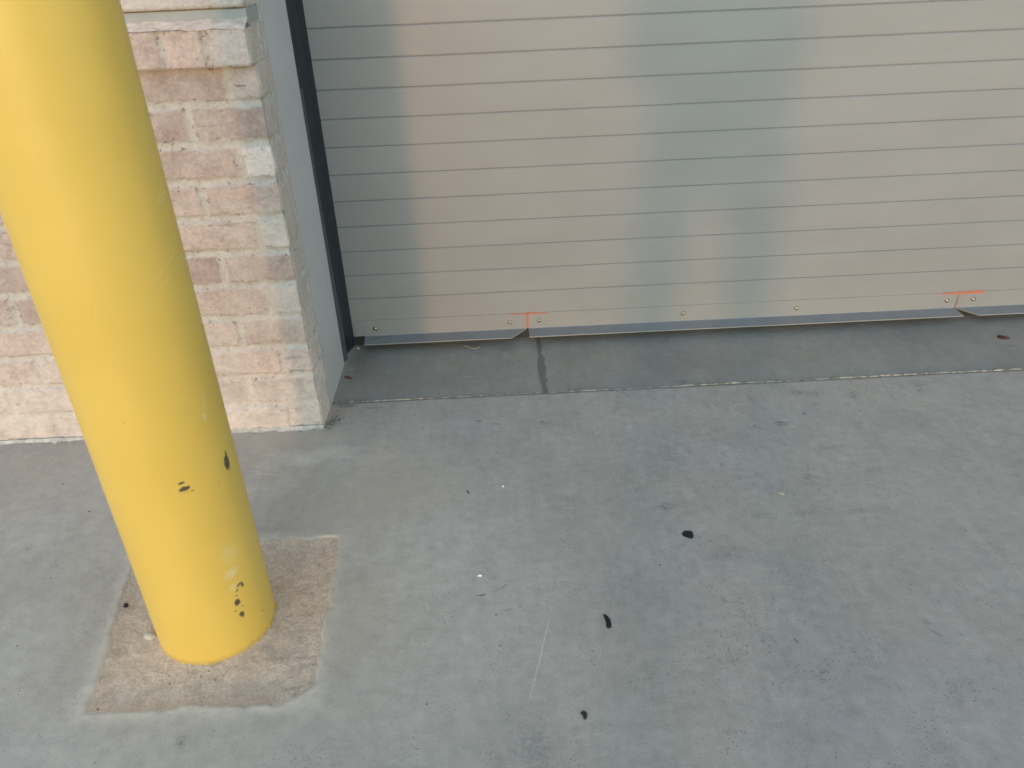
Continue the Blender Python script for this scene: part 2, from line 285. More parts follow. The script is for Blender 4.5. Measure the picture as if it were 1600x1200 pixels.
# ---- brick
def brickmat(name, upper=False):
    t = NT(name); a = t.n('ShaderNodeAttribute'); a.attribute_name = 'tint'
    sp = t.n('ShaderNodeSeparateColor'); t.l(a.outputs['Color'], sp.inputs[0]); face, rnd, white = sp.outputs[0], sp.outputs[1], sp.outputs[2]; edge = a.outputs['Alpha']
    n1 = t.noise(30, 5, .65); n2 = t.noise(120, 5, .7); n3 = t.noise(14, 4, .6)
    bc = t.mix(rnd, (.33, .240, .220), (.575, .430, .395)); bc = t.mix(t.map(n1, .3, .7), t.mix(1, bc, (.82, .80, .79), 'MULTIPLY'), t.mix(1, bc, (1.14, 1.12, 1.10), 'MULTIPLY')); bc = t.mix(1, bc, t.mix(t.map(n2, .3, .7), (.86, .85, .85), (1.1, 1.1, 1.1)), 'MULTIPLY'); bc = t.mix(t.map(t.noise(48, 5, .75, t.mapping(t.P, (4, 2, 9))), .56, .70, 0, .28), bc, (.36, .285, .25))
    bc = t.mix(t.map(n3, .30, .72, .10, .42), bc, (.62, .525, .48))                       # lime wash clinging to the face
    bc = t.mix(white, bc, t.mix(t.map(n2, .3, .7), (.64, .535, .505), (.78, .67, .64)))
    # drag-wire slashes in the clay
    sl1 = t.noise(36, 3, .6, t.mapping(t.P, (0, 0, 0), (0, rad(48), 0), (.22, 1, 1.6))); slm = t.math('MULTIPLY', t.map(sl1, .63, .70), t.map(n3, .4, .55, .15, 1))
    bc = t.mix(t.math('MULTIPLY', slm, .60), bc, (.29, .195, .17))
    mo = t.mix(t.map(n1, .3, .7), (.52, .46, .42), (.60, .54, .50)); mo = t.mix(t.map(n2, .35, .75), t.mix(1, mo, (.88, .88, .87), 'MULTIPLY'), mo)
    col = t.mix(face, mo, bc)
    zs_ = t.n('ShaderNodeSeparateXYZ'); t.l(t.P, zs_.inputs[0])     # paler towards the foot of the wall
    col = t.mix(t.math('MULTIPLY', t.map(t.math('ADD', zs_.outputs[2], t.math('MULTIPLY', t.math('SUBTRACT', n3, .5), .35)), .06, .40, 1, 0), t.map(n1, .3, .7, .35, .8)), col, (.74, .61, .56))
    # bare red clay and pinholes where edges were knocked
    spk = t.math('MULTIPLY', t.map(t.noise(75, 4, .7), .585, .64), edge); col = t.mix(t.math('MULTIPLY', spk, .75), col, (.17, .085, .072))
    pin = t.math('MULTIPLY', t.map(t.vor(130), .07, .13, 1, 0), t.map(t.noise(22, 3, .6, t.mapping(t.P, (2, 5, 1))), .52, .62)); col = t.mix(t.math('MULTIPLY', t.math('MULTIPLY', pin, face), .8), col, (.10, .06, .05))
    h = t.math('ADD', t.math('ADD', t.math('MULTIPLY', n2, .5), t.math('MULTIPLY', n1, .8)), t.math('ADD', t.math('MULTIPLY', pin, -.5), t.math('MULTIPLY', slm, -.6)))
    return t.out(col, .92, t.bump(h, .0040, 1.0), .2)
M_BRICK = brickmat('lime_washed_brick')
M_WASH = simple('pinkish_mortar_wash', (.66, .52, .44), .92, .2, 0, .18, 45, .004)
M_MORT = simple('pale_mortar', (.50, .455, .42), .92, .2, 0, .2, 60, .003)
M_SEAL = simple('grey_sealant', (.43, .405, .375), .8, .3, 0, .12, 60, .003)
M_FLASH = simple('grey_flashing', (.33, .335, .335), .55, .4, 0, .06, 20)

# ---- door metals
def doorpaint(name, c, r0=.36, r1=.46, brush=False):
    t = NT(name); s = t.noise(3, 3, .5, t.mapping(t.P, (0, 0, 0), (0, 0, 0), (1, 1, 2.5))); f = t.noise(500, 2, .7)
    col = t.mix(t.map(s, .3, .7), tuple(q * .965 for q in c), tuple(q * 1.03 for q in c))
    d = t.noise(60, 5, .7, t.mapping(t.P, (0, 0, 0), (0, 0, 0), (.4, 1, 1))); col = t.mix(t.map(d, .6, .8, 0, .10), col, tuple(q * .7 for q in c))
    z = t.n('ShaderNodeSeparateXYZ'); t.l(t.P, z.inputs[0])
    dust = t.math('MULTIPLY', t.map(z.outputs[2], .03, .30, 1, 0), t.map(t.noise(12, 5, .7), .3, .7, .05, .22)); col = t.mix(dust, col, (.40, .35, .28))
    w = t.noise(2.2, 2, .5)
    return t.out(col, t.map(t.noise(20, 4, .6), .3, .7, r0, r1), t.bump(t.math('ADD', w, t.math('MULTIPLY', f, .006)), .0022, .5), .5)
M_DOOR = doorpaint('beige_grey_door_paint', (.296, .281, .278))
M_ANGLE = doorpaint('beige_grey_angle_paint', (.300, .282, .277), .34, .44)
M_ANGTOP = simple('sky_toned_angle_paint', (.245, .243, .245), .5, .5, 0, .08, 14)  # flat leg: same paint, its grey look under the sky put into the colour
M_JAMB = doorpaint('grey_jamb_paint', (.52, .495, .52), .42, .52)
M_RUB = simple('black_rubber', (.018, .023, .030), .5, .4, 0, .2, 30, .001)
M_BRUB = simple('dark_bottom_rubber', (.05, .046, .045), .8, .3, 0, .2, 50, .002)
M_BRASS = simple('zinc_yellow_screw', (.60, .50, .36), .30, .5, 1.0, .1, 200)
def crayon():
    t = NT('orange_marker'); n = t.noise(160, 4, .75, t.mapping(t.P, (0, 0, 0), (0, 0, 0), (.5, 1, 1)))
    return t.out(t.mix(t.map(n, .35, .6), (.43, .20, .13), (.66, .135, .055)), .6)
M_ORANGE = crayon()
M_PINK = simple('faded_orange_marker', (.46, .20, .16), .6, .4, 0, .1, 200)
M_TAR = simple('black_gum', (.014, .015, .020), .55, .4, 0, .25, 120, .001)
M_TAR2 = simple('dark_brown_lump', (.040, .032, .030), .7, .3, 0, .3, 150, .001)
M_PEB = simple('pale_stone', (.56, .52, .45), .85, .3, 0, .2, 150, .002)
M_LEAF = simple('brown_leaf', (.17, .09, .05), .8, .3, 0, .3, 150, .001)
M_RED = simple('dark_red_scrap', (.085, .032, .028), .8, .3, 0, .3, 150, .001)
M_TAN = simple('tan_chip', (.62, .50, .33), .8, .3, 0, .15, 150, .001)
M_STRAW = simple('dry_straw', (.45, .36, .24), .8, .3, 0, .1, 100)
M_WHITE = simple('white_chip', (.82, .82, .80), .7, .3, 0, .05, 100)

# ================================================================== PAVEMENT, THRESHOLD
xs = np.concatenate([-np.geomspace(300, 2.2, 26), np.linspace(-2, -1.5, 12)[:-1], np.arange(-1.5, 2.0, .006), np.linspace(2.05, 2.8, 14), np.geomspace(3, 300, 24)])
ys = np.concatenate([-np.geomspace(300, .3, 30), np.linspace(-.2, .55, 14), np.arange(.6, THR_Y - .003, .006), [THR_Y - .0025, THR_Y - .0015]])
Xg, Yg = np.meshgrid(xs, ys)
def foot_d(X, Y):      # signed distance to the hand-cut footing block outline
    ax = np.abs(X + (Y - 1.12) * .10 + .5705) - (.2050 + .055 * (Y - 1.12)); ay = np.abs(Y - 1.1215) - .2135
    return np.maximum(np.maximum(ax, ay), .55 * (X + .366) - .75 * (Y - .955) - .012) + (fbm(X * 16, Y * 16, 5, 3) - .5) * .018 + (fbm(X * 110, Y * 110, 6, 3) - .5) * .006
near = (np.abs(Xg) < 3) & (np.abs(Yg) < 3)
dF = foot_d(Xg, Yg)
Z = np.where(near, (fbm(Xg * 6, Yg * 6, 1, 4) - .5) * .0022 + (fbm(Xg * 60, Yg * 60, 2, 3) - .5) * .0009, 0)
Z = Z + .0026 * np.exp(-np.clip(dF, 0, 1) / .016) * (dF > 0) * (.4 + 1.2 * fbm(Xg * 30, Yg * 30, 9, 2))     # squeezed-up lip
Z = np.where(dF < 0, -.014 + .014 * sstep(-.016, .001, dF), Z)
Z[-1, :] -= .006
me = grid_mesh('pavement', np.stack([Xg, Yg, Z], -1))
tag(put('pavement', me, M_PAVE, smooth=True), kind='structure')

xs = np.concatenate([[-8, -3, -1, -.6], np.arange(-.52, 1.9, .008), [2, 2.3, 3, 9]]); ys = np.concatenate([np.arange(THR_Y - .001, 2.3, .008), [2.4, 3, 6]])
Xg, Yg = np.meshgrid(xs, ys); Z = (fbm(Xg * 7, Yg * 7, 21, 4) - .5) * .002 - .0008 + .002 * sstep(.03, 0, np.abs(Yg - THR_Y - .0) * 1.0) * 0
tag(put('threshold', grid_mesh('threshold', np.stack([Xg, Yg, Z], -1)), M_THR, smooth=True), kind='structure')

# ragged lip of old joint filler along the joint
xs = np.arange(-.478, 2.55, .003); us = np.linspace(0, 1, 9); Xg, U = np.meshgrid(xs, us)
amp = .35 + .9 * sstep(.38, .62, fbm(Xg * 5, Xg * 0, 31, 3)) * np.where(Xg > .2, 1, .7); amp = amp * np.where((Xg > -.2) & (Xg < .35), .35, 1)
wd = .0024 + .0050 * amp * fbm(Xg * 60, Xg * 0 + 3, 32, 3)
off = (fbm(Xg * 9, Xg * 0, 33, 3) - .5) * .004
Yl = THR_Y + off + (U - .15) * wd * 1.9; Zl = -.004 + np.sin(U * math.pi) * (.0042 + .0040 * amp * fbm(Xg * 45, U * 3, 34, 3))
jt = NT('joint_filler'); q = jt.noise(70, 4, .7); M_JOINT = jt.out(jt.mix(jt.map(q, .4, .6), (.16, .145, .12), (.46, .40, .325)), .9, jt.bump(jt.noise(300, 3, .7), .002))
tag(put('expansion_joint', grid_mesh('expansion_joint', np.stack([Xg, Yl, Zl], -1)), M_JOINT, smooth=True), kind='structure')

# ================================================================== FOOTING
xs = np.arange(-.83, -.32, .0035); ys = np.arange(.86, 1.38, .0035); Xg, Yg = np.meshgrid(xs, ys)
rr = np.hypot(Xg - BX, Yg - BY) - BR
Z = -.0032 + (fbm(Xg * 18, Yg * 18, 41, 4) - .5) * .005 + (fbm(Xg * 120, Yg * 120, 42, 3) - .5) * .0022 + .004 * np.exp(-np.clip(rr, 0, 1) / .010)
Z -= .008 * sstep(.0, .02, foot_d(Xg, Yg) - .006); Z += .0028 * sstep(-.03, .0, foot_d(Xg, Yg))
o = put('footing_block', grid_mesh('footing_block', np.stack([Xg, Yg, Z], -1)), M_FOOT, smooth=True)
tag(o, 'rough brown mortar square set in the pavement around the foot of the yellow post', 'footing')

# ================================================================== BOLLARD
post = empty('bollard', (BX, BY, 0)); tag(post, 'fat yellow painted post with small dark chips, standing in a brown mortar square', 'bollard')
zz = np.concatenate([[-.02], np.linspace(-.008, .03, 14), np.arange(.04, 1.26, .02)]); th = np.linspace(0, 2 * math.pi, 241)[:-1]; T, Zc = np.meshgrid(th, zz)
Rb = BR + (fbm(T * 3, Zc * 5, 51, 3) - .5) * .0006
Pb = np.stack([BX + Rb * np.cos(T), BY + Rb * np.sin(T), Zc + np.where(Zc < .03, (fbm(T * 12, Zc * 0, 52, 2) - .5) * .002, 0)], -1)
put('pipe', grid_mesh('pipe', Pb, closed=True), M_YEL, post, True)
a = np.linspace(0, math.pi / 2, 14)[:, None]; Tc = th[None, :]
cap = np.stack([BX + (BR - .001) * np.cos(a) * np.cos(Tc), BY + (BR - .001) * np.cos(a) * np.sin(Tc), 1.24 + .001 + .05 * np.sin(a) + 0 * Tc], -1)
put('cap', grid_mesh('cap', cap, closed=True), M_YEL, post, True)
# ragged paint run-out where the coat meets the mortar
nr = 240; ra = np.linspace(0, 2 * math.pi, nr + 1)[:-1]; us = np.linspace(0, 1, 4)[:, None]
ext = .0004 + .0042 * np.clip(fbm(ra * 14, ra * 0, 55, 4) - .46, 0, 1) * 2.5
Pr = np.stack([BX + (BR + ext * us) * np.cos(ra), BY + (BR + ext * us) * np.sin(ra), .0030 - .0028 * us + 0 * ra], -1)
put('paint_run', grid_mesh('paint_run', Pr, closed=True), M_YEL, post, True)

# ================================================================== BRICK WALLS
random.seed(4)
P_BOND = .205
def brick_field(u, z, corner, rowjoint=.0085):
    """u: distance from the corner (positive away on the front face). returns height, face mask, rnd, white, edge"""
    wz = z + (fbm(u * 30, z * 30, 61, 4) - .5) * .009; wu = u + (fbm(u * 36, z * 36, 62, 4) - .5) * .010
    k = np.floor((Z_BED - wz) / COURSE).astype(int) + 1; k = np.where(wz > Z_BED, 0, k)        # k=0 top course
    k = np.floor((Z_BED + COURSE - wz) / COURSE).astype(int)
    zc = Z_BED + COURSE - (k + .5) * COURSE
    dz = COURSE / 2 - rowjoint - np.abs(wz - zc)
    even = (k % 2 == 0)
    first = np.where(even, .075, .171)
    jit = ((k * 37) % 7 - 3) * .0022
    first = first + jit
    uu = (wu - first) / P_BOND; ib = np.floor(uu).astype(int)                       # -1 = the corner brick
    fr = (uu - ib) * P_BOND
    du = np.minimum(fr, P_BOND - fr) - .0085
    ducor = first - wu - .0085
    du = np.where(ib < 0, ducor, du); ib = np.where(ib < 0, -1, ib)
    d = np.minimum(du, dz); hsh = np.sin(k * 12.9898 + ib * 78.233 + corner) * 43758.5453; rnd = hsh - np.floor(hsh)
    rnd = np.where((k == 0) & (ib == 0), .15, rnd); rnd = np.where(k == 1, .26, rnd); rnd = np.where((k == 5) & (ib >= 0), .15, rnd); rnd = np.where((k == 7) & (ib == -1), .3, rnd)
    rnd = np.where((k == 2) & (ib == 0), .38, rnd); rnd = np.where((k == 3), .62, rnd); rnd = np.where((k == 4) & (ib == 0), .72, rnd); rnd = np.where((k == 6) & (ib == 0), .55, rnd)
    white = np.where((ib == -1) & (k == 2), 1., 0) + np.where((ib == -1) & (k == 4), .75, 0) + np.where((ib == -1) & (k == 6), .6, 0) + np.where((ib == -1) & (k == 0), .25, 0)
    smear = np.clip(sstep(.42, .72, fbm(u * 9, z * 9, 63, 3)) * .6 + sstep(.20, .03, z) * .75, 0, 1)       # mortar wiped over the faces
    face = sstep(-.001, .004, d + (fbm(u * 90, z * 90, 64, 2) - .5) * .006) * (1 - .75 * smear)
    h = -.0060 * (1 - sstep(-.005, .005, d)) * (1 - .65 * smear)
    h = h + (fbm(u * 22, z * 22, 65, 4) - .5) * .0045 + (fbm(u * 120, z * 120, 66, 3) - .5) * .0032 + (rnd - .5) * .004 * (d > 0)
    edge = sstep(.011, .002, np.abs(d)) * (1 - .5 * smear)
    return h, face, rnd, np.clip(white, 0, 1), edge
def wall_strip(name, sgn, cx, x_out, ret, z0, z1, seed, parent, fine_to, proj=0.0, field=brick_field):
    """front face from x_out to the corner cx, then round the corner to depth ret"""
    uf = np.concatenate([np.linspace(abs(x_out - cx), fine_to, 40)[:-1], np.arange(fine_to, .0035, -.0028)]) if abs(x_out - cx) > fine_to else np.arange(abs(x_out - cx), .0035, -.0028)
    uf = uf[uf > .0035]; ur = np.arange(.0035, ret, .0028); zs = np.arange(z0, z1 + .001, .0028)
    U, Zz = np.meshgrid(uf, zs); hf, fa, rn, wh, ed = field(U, Zz, seed)
    Xf = cx + sgn * (-1) * U * -1 * -1; Xf = cx - sgn * U; Yf = BRK_Y - proj - hf
    A = np.stack([fa, rn, wh, ed], -1)
    U2, Z2 = np.meshgrid(ur, zs); hr, fa2, rn2, wh2, ed2 = field(U2 - .10 if field is brick_field else U2, Z2, seed + 3)
    fa2 = fa2 * .30; rn2 = rn2 * .5 + .4; wh2 = wh2 * 0
    Xr = cx + sgn * (hr * .8); Yr = BRK_Y - proj + U2
    cz = zs; hc = hf[:, -1]; chip = .0035 + .004 * np.clip(fbm(cz * 40, cz * 0, seed + 70, 3) - .4, 0, 1)
    Pc = np.stack([cx - sgn * (chip - hc), BRK_Y - proj + chip - hc, cz], -1)[:, None, :]
    Pf = np.stack([Xf, Yf, Zz], -1); Pq = np.stack([Xr, Yr, Z2], -1)
    P = np.concatenate([Pf, Pc, Pq], 1); A = np.concatenate([A, A[:, -1:, :], np.stack([fa2, rn2, wh2, ed2 * .6], -1)], 1)
    me = grid_mesh(name, P, A)
    if sgn < 0: me.flip_normals()
    return put(name, me, M_BRICK, parent, True)
def rowlock_field(u, z, seed):
    S = .090; wu = u + (fbm(u * 30, z * 30, 161, 3) - .5) * .005; i = np.floor((wu - .0 + .001) / S).astype(int); f = (wu + .001) - i * S
    d = np.minimum(f, S - f) - .0065; d = np.where(wu < S / 2, S - f - .0065, d); dz = np.minimum(z - .9055, .979 - z); d = np.minimum(d, dz + .003)
    hsh = np.sin(i * 91.7 + seed) * 43758.5; rnd = .55 + .35 * (hsh - np.floor(hsh)); white = np.where(i == 0, .45, .1) + 0 * u
    smear = sstep(.5, .7, fbm(u * 12, z * 12, 163, 3)) * .5; face = sstep(-.001, .004, d) * (1 - smear)
    h = -.006 * (1 - sstep(-.003, .005, d)) + (fbm(u * 22, z * 22, 165, 4) - .5) * .005 + (fbm(u * 120, z * 120, 166, 3) - .5) * .002
    h = h - .006 * sstep(.007, 0, z - .9055) ** 2 + (fbm(u * 50, z * 50, 167, 3) - .5) * .004
    return h, face, rnd, white, sstep(.010, .002, np.abs(d))
def upper_field(u, z, seed):
    h, f, r, w, e = brick_field(u, z + .004, seed); return h * .8, f * .45, r * .4 + .6, np.clip(w + .55, 0, 1), e * .4

def pier(sgn, cx, x_out, label, fine):
    w = empty('brick_wall', ((cx + x_out) / 2, BRK_Y, 0)); tag(w, label, 'wall')
    wall_strip('brickwork', sgn, cx, x_out, .104, -.012, .911, 5 if sgn > 0 else 9, w, fine)
    r = wall_strip('rowlock_course', sgn, cx, x_out, .128, .9065, .980, 11, w, fine, .030, rowlock_field)
    wall_strip('upper_brickwork', sgn, cx, x_out, .104, 1.0165, 2.9, 15, w, min(fine, .3) if sgn > 0 else .1, .008, upper_field) if False else None
    # sloping mortar wash on top of the rowlocks, underside of the course, flashing, upper wall
    xs = np.arange(min(cx, x_out), max(cx, x_out) + .001, .005); us = np.linspace(0, 1, 10); Xg, U = np.meshgrid(xs, us)
    Yg = BRK_Y - .033 + U * .033; Zg = .9795 + U * .0165 + (fbm(Xg * 40, U * 6, 71, 4) - .5) * .006
    A = np.zeros(Xg.shape + (4,)); A[..., 0] = .6 * (sstep(.004, .010, np.abs(((np.abs(Xg - cx) + .045) % .090) - .045))); A[..., 1] = .8; A[..., 2] = .02 + .12 * fbm(Xg * 14, U * 2, 72, 3); A[..., 3] = .35
    put('mortar_wash', grid_mesh('mortar_wash', np.stack([Xg, Yg, Zg], -1), A), M_WASH, w, True)
    a, b = min(cx, x_out), max(cx, x_out)
    bm = bmesh.new(); box(bm, a, b - .002, BRK_Y - .012, BRK_Y + .10, .9045, .9085); put('rowlock_underside', fin(bm, 'rowlock_underside'), M_BRICK, w)
    bm = bmesh.new(); box(bm, a + .002, b - .002, BRK_Y - .001, BRK_Y + .10, .985, 1.0135, .0015); put('flashing', fin(bm, 'flashing'), M_FLASH, w)
    bm = bmesh.new(); box(bm, a + .004, b - .004, BRK_Y + .012, BRK_Y + .30, -.01, 2.95); put('backing', fin(bm, 'backing'), M_MORT, w)
    # upper masonry, courser mesh
    z0 = 1.0165; uf = np.arange(abs(x_out - cx), .003, -.008); zs = np.concatenate([[z0 - .0001], np.arange(z0, 2.9, .008)])
    U, Zz = np.meshgrid(uf, zs); h, f, rr_, wh, e = upper_field(U, Zz, 23); Xf = cx - sgn * U; Yf = BRK_Y - .010 - h; Yf[0, :] = BRK_Y + .03
    U2, Z2 = np.meshgrid(np.arange(.003, .104, .008), zs); h2, f2, r2_, w2, e2 = upper_field(U2 + .07, Z2, 29); Xr = cx + sgn * h2 * .8; Yr = BRK_Y - .010 + U2; Yr[0, :] = BRK_Y + .03
    P = np.concatenate([np.stack([Xf, Yf, Zz], -1), np.stack([Xr, Yr, Z2], -1)], 1); A = np.concatenate([np.stack([f, rr_, wh, e], -1), np.stack([f2 * .5, r2_, w2, e2], -1)], 1)
    me = grid_mesh('upper_brickwork', P, A); put('upper_brickwork', me, M_BRICK, w, True)
    # thin mortar squeeze-out along the foot of the wall
    xs = np.arange(a, b, .004); us = np.linspace(0, 1, 7); Xg, U = np.meshgrid(xs, us)
    hh = .006 + .004 * fbm(Xg * 12, Xg * 0, 81, 3)
    Yg = BRK_Y - .0035 - .016 * U ** 1.5 * (fbm(Xg * 32, Xg * 0 + 4, 82, 4) * 1.5 - .35); Zg = hh * (1 - U) - .001 * U + .0012 * fbm(Xg * 200, U * 8, 83, 2)
    put('mortar_foot', grid_mesh('mortar_foot', np.stack([Xg, Yg, Zg], -1)), M_MORT, w, True)
    # bead of sealant between brick return and steel jamb
    zs = np.arange(-.004, 2.9, .006); us = np.linspace(0, 1, 12); Z3, U = np.meshgrid(zs, us)
    wob = (fbm(Z3 * 9, Z3 * 0, 91, 4) - .5) * .018 * sstep(0, .3, U)
    Yg = BRK_Y + .088 + U * .030 + wob; Xo = np.sin(U * math.pi) * (.003 + .004 * fbm(Z3 * 22, U * 2, 92, 3)) - .0035 + (fbm(Z3 * 60, U * 5, 93, 3) - .5) * .002
    me = grid_mesh('sealant_bead', np.stack([cx + sgn * Xo, Yg, Z3], -1)); put('sealant_bead', me, M_SEAL, w, True)
    return w
pier(1, COR_X, -1.72, 'pale lime washed brick wall left of the door, partly behind the yellow post', 1.2)
pier(-1, 2.62, 3.5, 'pale lime washed brick wall beyond the right end of the roller door, out of frame', .1)

# lintel above the opening
bm = bmesh.new(); box(bm, -1.7, 3.5, BRK_Y - .02, BRK_Y + .3, 2.952, 3.4, .004); lt = put('lintel', fin(bm, 'lintel'), M_MORT); tag(lt, 'plain pale lintel above the door opening', 'lintel')

# ================================================================== DOOR FRAME
def frame(sgn, cx, label):
    f = empty('door_frame', (cx, 2.0, 0)); tag(f, label, 'door frame')
    a, b = (cx - .03, cx) if sgn > 0 else (cx, cx + .03)
    bm = bmesh.new(); box(bm, a, b, BRK_Y + .1005, DOOR_Y - .115, -.003, 2.95, .0015); put('jamb', fin(bm, 'jamb'), M_JAMB, f)
    # lapped rubber seal: holder strip, then a lip bowing out against the door
    s = sgn; y0, y1 = DOOR_Y - .117, DOOR_Y - .0015
    prof = [(cx - s * .012, y0), (cx + s * .0005, y0 + .001), (cx + s * .0015, y0 + .012), (cx - s * .001, y0 + .030), (cx + s * .0005, y0 + .045), (cx + s * .006, y0 + .075), (cx + s * .0150, y1 - .012), (cx + s * .0175, y1), (cx - s * .012, y1)]
    bm = bmesh.new(); lo = [bm.verts.new((x, y, .006)) for x, y in prof]; hi = [bm.verts.new((x, y, 2.95)) for x, y in prof]
    n = len(prof)
    for i in range(n): bm.faces.new((lo[i], lo[(i + 1) % n], hi[(i + 1) % n], hi[i]))
    bm.faces.new(lo[::-1]); bm.faces.new(hi); o = put('side_seal', fin(bm, 'side_seal'), M_RUB, f)
    # thinner outer fin that stands off near the foot
    zs = np.linspace(.010, .80, 60); us = np.linspace(0, 1, 6); Z3, U = np.meshgrid(zs, us); bow = sstep(.62, .05, Z3)
    P = np.stack([cx + s * (.0008 + U * (.0035 + .006 * bow)), y0 - .001 + U * (.016 - .006 * bow) + .006 * bow * U * np.sin(Z3 * 14), Z3], -1)
    me = grid_mesh('seal_fin', P); o2 = put('seal_fin', me, simple('worn_rubber', (.048, .062, .074), .5, .5), o); o2.location = (0, 0, 0)
    return f
frame(1, COR_X, 'smooth grey steel jamb with black rubber seal beside the left edge of the roller door')
frame(-1, 2.62, 'smooth grey steel jamb at the far right end of the door, out of frame')

# ================================================================== DOOR
DX0, DX1 = COR_X + .004, 2.62 - .004
door = empty('garage_door', ((DX0 + DX1) / 2, DOOR_Y, 0)); tag(door, 'wide beige grey metal door with fine horizontal grooves and a screwed angle along its foot', 'door')
prof = [(DOOR_Y + .05, .034), (DOOR_Y, .034)]
k = 40
gz = [GR_Z0 + (i - 10) * GR_S for i in range(0, 36)]
for z in gz:
    if z < 2.9: prof += [(DOOR_Y, z - .0046), (DOOR_Y + .0022, z - .0018), (DOOR_Y + .0046, z - .0008), (DOOR_Y + .0048, z + .0006), (DOOR_Y + .0010, z + .0012), (DOOR_Y, z + .0016)]
prof += [(DOOR_Y, 2.95), (DOOR_Y + .05, 2.95)]
put('door_panel', extrude_x(prof, DX0, DX1, 'door_panel'), M_DOOR, door)
bm = bmesh.new(); box(bm, DX0, DX1, DOOR_Y + .004, DOOR_Y + .040, .0015, .0345, .004); put('bottom_seal', fin(bm, 'bottom_seal'), M_BRUB, door)
# bottom steel angle in three lengths: upright leg on the door, flat leg sticking out
T = .0028; CZ = .0355; TOP = .0885; LEG = .056; DRP = .0035
def angle(x0, x1, m0=0, m1=0, leg0=0, leg1=0):
    y = DOOR_Y; ang = [(y - .0004, TOP), (y - T, TOP - .0006), (y - T, CZ + .002), (y - T - .0018, CZ), (y - LEG, CZ - DRP), (y - LEG, CZ - DRP - .0032), (y - T - .001, CZ - .0033), (y - .0004, CZ - .0033)]
    outer = [0, 0, 0, 0, 1, 1, 0, 0]
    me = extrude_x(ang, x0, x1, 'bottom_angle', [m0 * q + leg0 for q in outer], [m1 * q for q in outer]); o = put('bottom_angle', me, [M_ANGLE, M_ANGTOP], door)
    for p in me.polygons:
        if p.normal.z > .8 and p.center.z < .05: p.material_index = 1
    return o
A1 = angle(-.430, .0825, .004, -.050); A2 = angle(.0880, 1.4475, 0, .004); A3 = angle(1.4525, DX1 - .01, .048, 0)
# the upright leg of the first length runs on to the seal
bm = bmesh.new(); box(bm, DX0 + .02, -.4305, DOOR_Y - T, DOOR_Y - .0004, .036, TOP - .0003); put('angle_end', fin(bm, 'angle_end'), M_ANGLE, door)
def screw_mesh():
    bm = bmesh.new()
    bmesh.ops.create_cone(bm, cap_ends=True, segments=28, radius1=.0074, radius2=.0070, depth=.0012, matrix=Matrix.Translation((0, -.0006, 0)) @ Matrix.Rotation(rad(90), 4, 'X'))
    bmesh.ops.create_cone(bm, cap_ends=True, segments=20, radius1=.0056, radius2=.0046, depth=.0026, matrix=Matrix.Translation((0, -.0025, 0)) @ Matrix.Rotation(rad(90), 4, 'X'))
    bmesh.ops.create_cone(bm, cap_ends=True, segments=20, radius1=.0046, radius2=.0020, depth=.0016, matrix=Matrix.Translation((0, -.0046, 0)) @ Matrix.Rotation(rad(90), 4, 'X'))
    return fin(bm, 'screw')
SM = screw_mesh(); SM.materials.append(M_BRASS)
for x, z, par in [(-.394, .060, A1), (.030, .0595, A1), (.123, .061, A2), (.578, .061, A2), (.938, .0605, A2), (1.418, .062, A2), (1.502, .062, A3), (1.95, .062, A3), (2.35, .061, A3)]:
    s = bpy.data.objects.new('screw', SM); COL.objects.link(s); s.parent = par; s.location = (x, DOOR_Y - T - .0001, z); s.rotation_euler = (0, random.uniform(0, 1), 0)
# orange layout marks
def stroke(pts, w, name, mat, y=DOOR_Y - T - .0004):
    bm = bmesh.new(); N = 60; L = []
    for i in range(N + 1):
        f = i / N * (len(pts) - 1); j = min(int(f), len(pts) - 2); g = f - j; p = Vector(pts[j]).lerp(Vector(pts[j + 1]), g); d = (Vector(pts[j + 1]) - Vector(pts[j])).normalized(); nrm = Vector((-d.y, d.x))
        ww = w[0] + (w[1] - w[0]) * i / N; ww *= .8 + .4 * float(fbm(np.array(i * .35 + pts[0][0] * 50), np.array(1.0), 7, 2)); jj = (float(fbm(np.array(i * .22), np.array(pts[0][1] * 9), 8, 2)) - .5) * w[0] * .4
        L.append([p + nrm * (ww / 2 + jj), p - nrm * (ww / 2 - jj)])
    for yy in (0,):
        pass
    fr = [[bm.verts.new((q.x, y, q.y)) for q in row] for row in L]; bk = [[bm.verts.new((q.x, y + .0003, q.y)) for q in row] for row in L]
    for i in range(N):
        bm.faces.new((fr[i][0], fr[i + 1][0], fr[i + 1][1], fr[i][1])); bm.faces.new((fr[i][0], bk[i][0], bk[i + 1][0], fr[i + 1][0])); bm.faces.new((fr[i][1], fr[i + 1][1], bk[i + 1][1], bk[i][1]))
    return put(name, fin(bm, name), mat, door)
stroke([(.024, .0855), (.085, .0865)], (.0026, .0036), 'marker_line', M_ORANGE)
stroke([(.085, .0868), (.150, .0850)], (.0060, .0030), 'marker_line', M_ORANGE)
stroke([(.0855, .0860), (.0850, .037)], (.0068, .0062), 'marker_line', M_ORANGE)
stroke([(1.395, .0850), (1.455, .0855), (1.530, .0865)], (.0050, .0092), 'marker_line', M_ORANGE)
stroke([(1.462, .082), (1.449, .037)], (.0032, .0036), 'marker_line', M_PINK)
bm = bmesh.new(); box(bm, .0805, .090, DOOR_Y - .0008, DOOR_Y - .0002, .036, .0875); put('seam_gap', fin(bm, 'seam_gap'), simple('dusty_seam', (.16, .10, .075), .8), door)

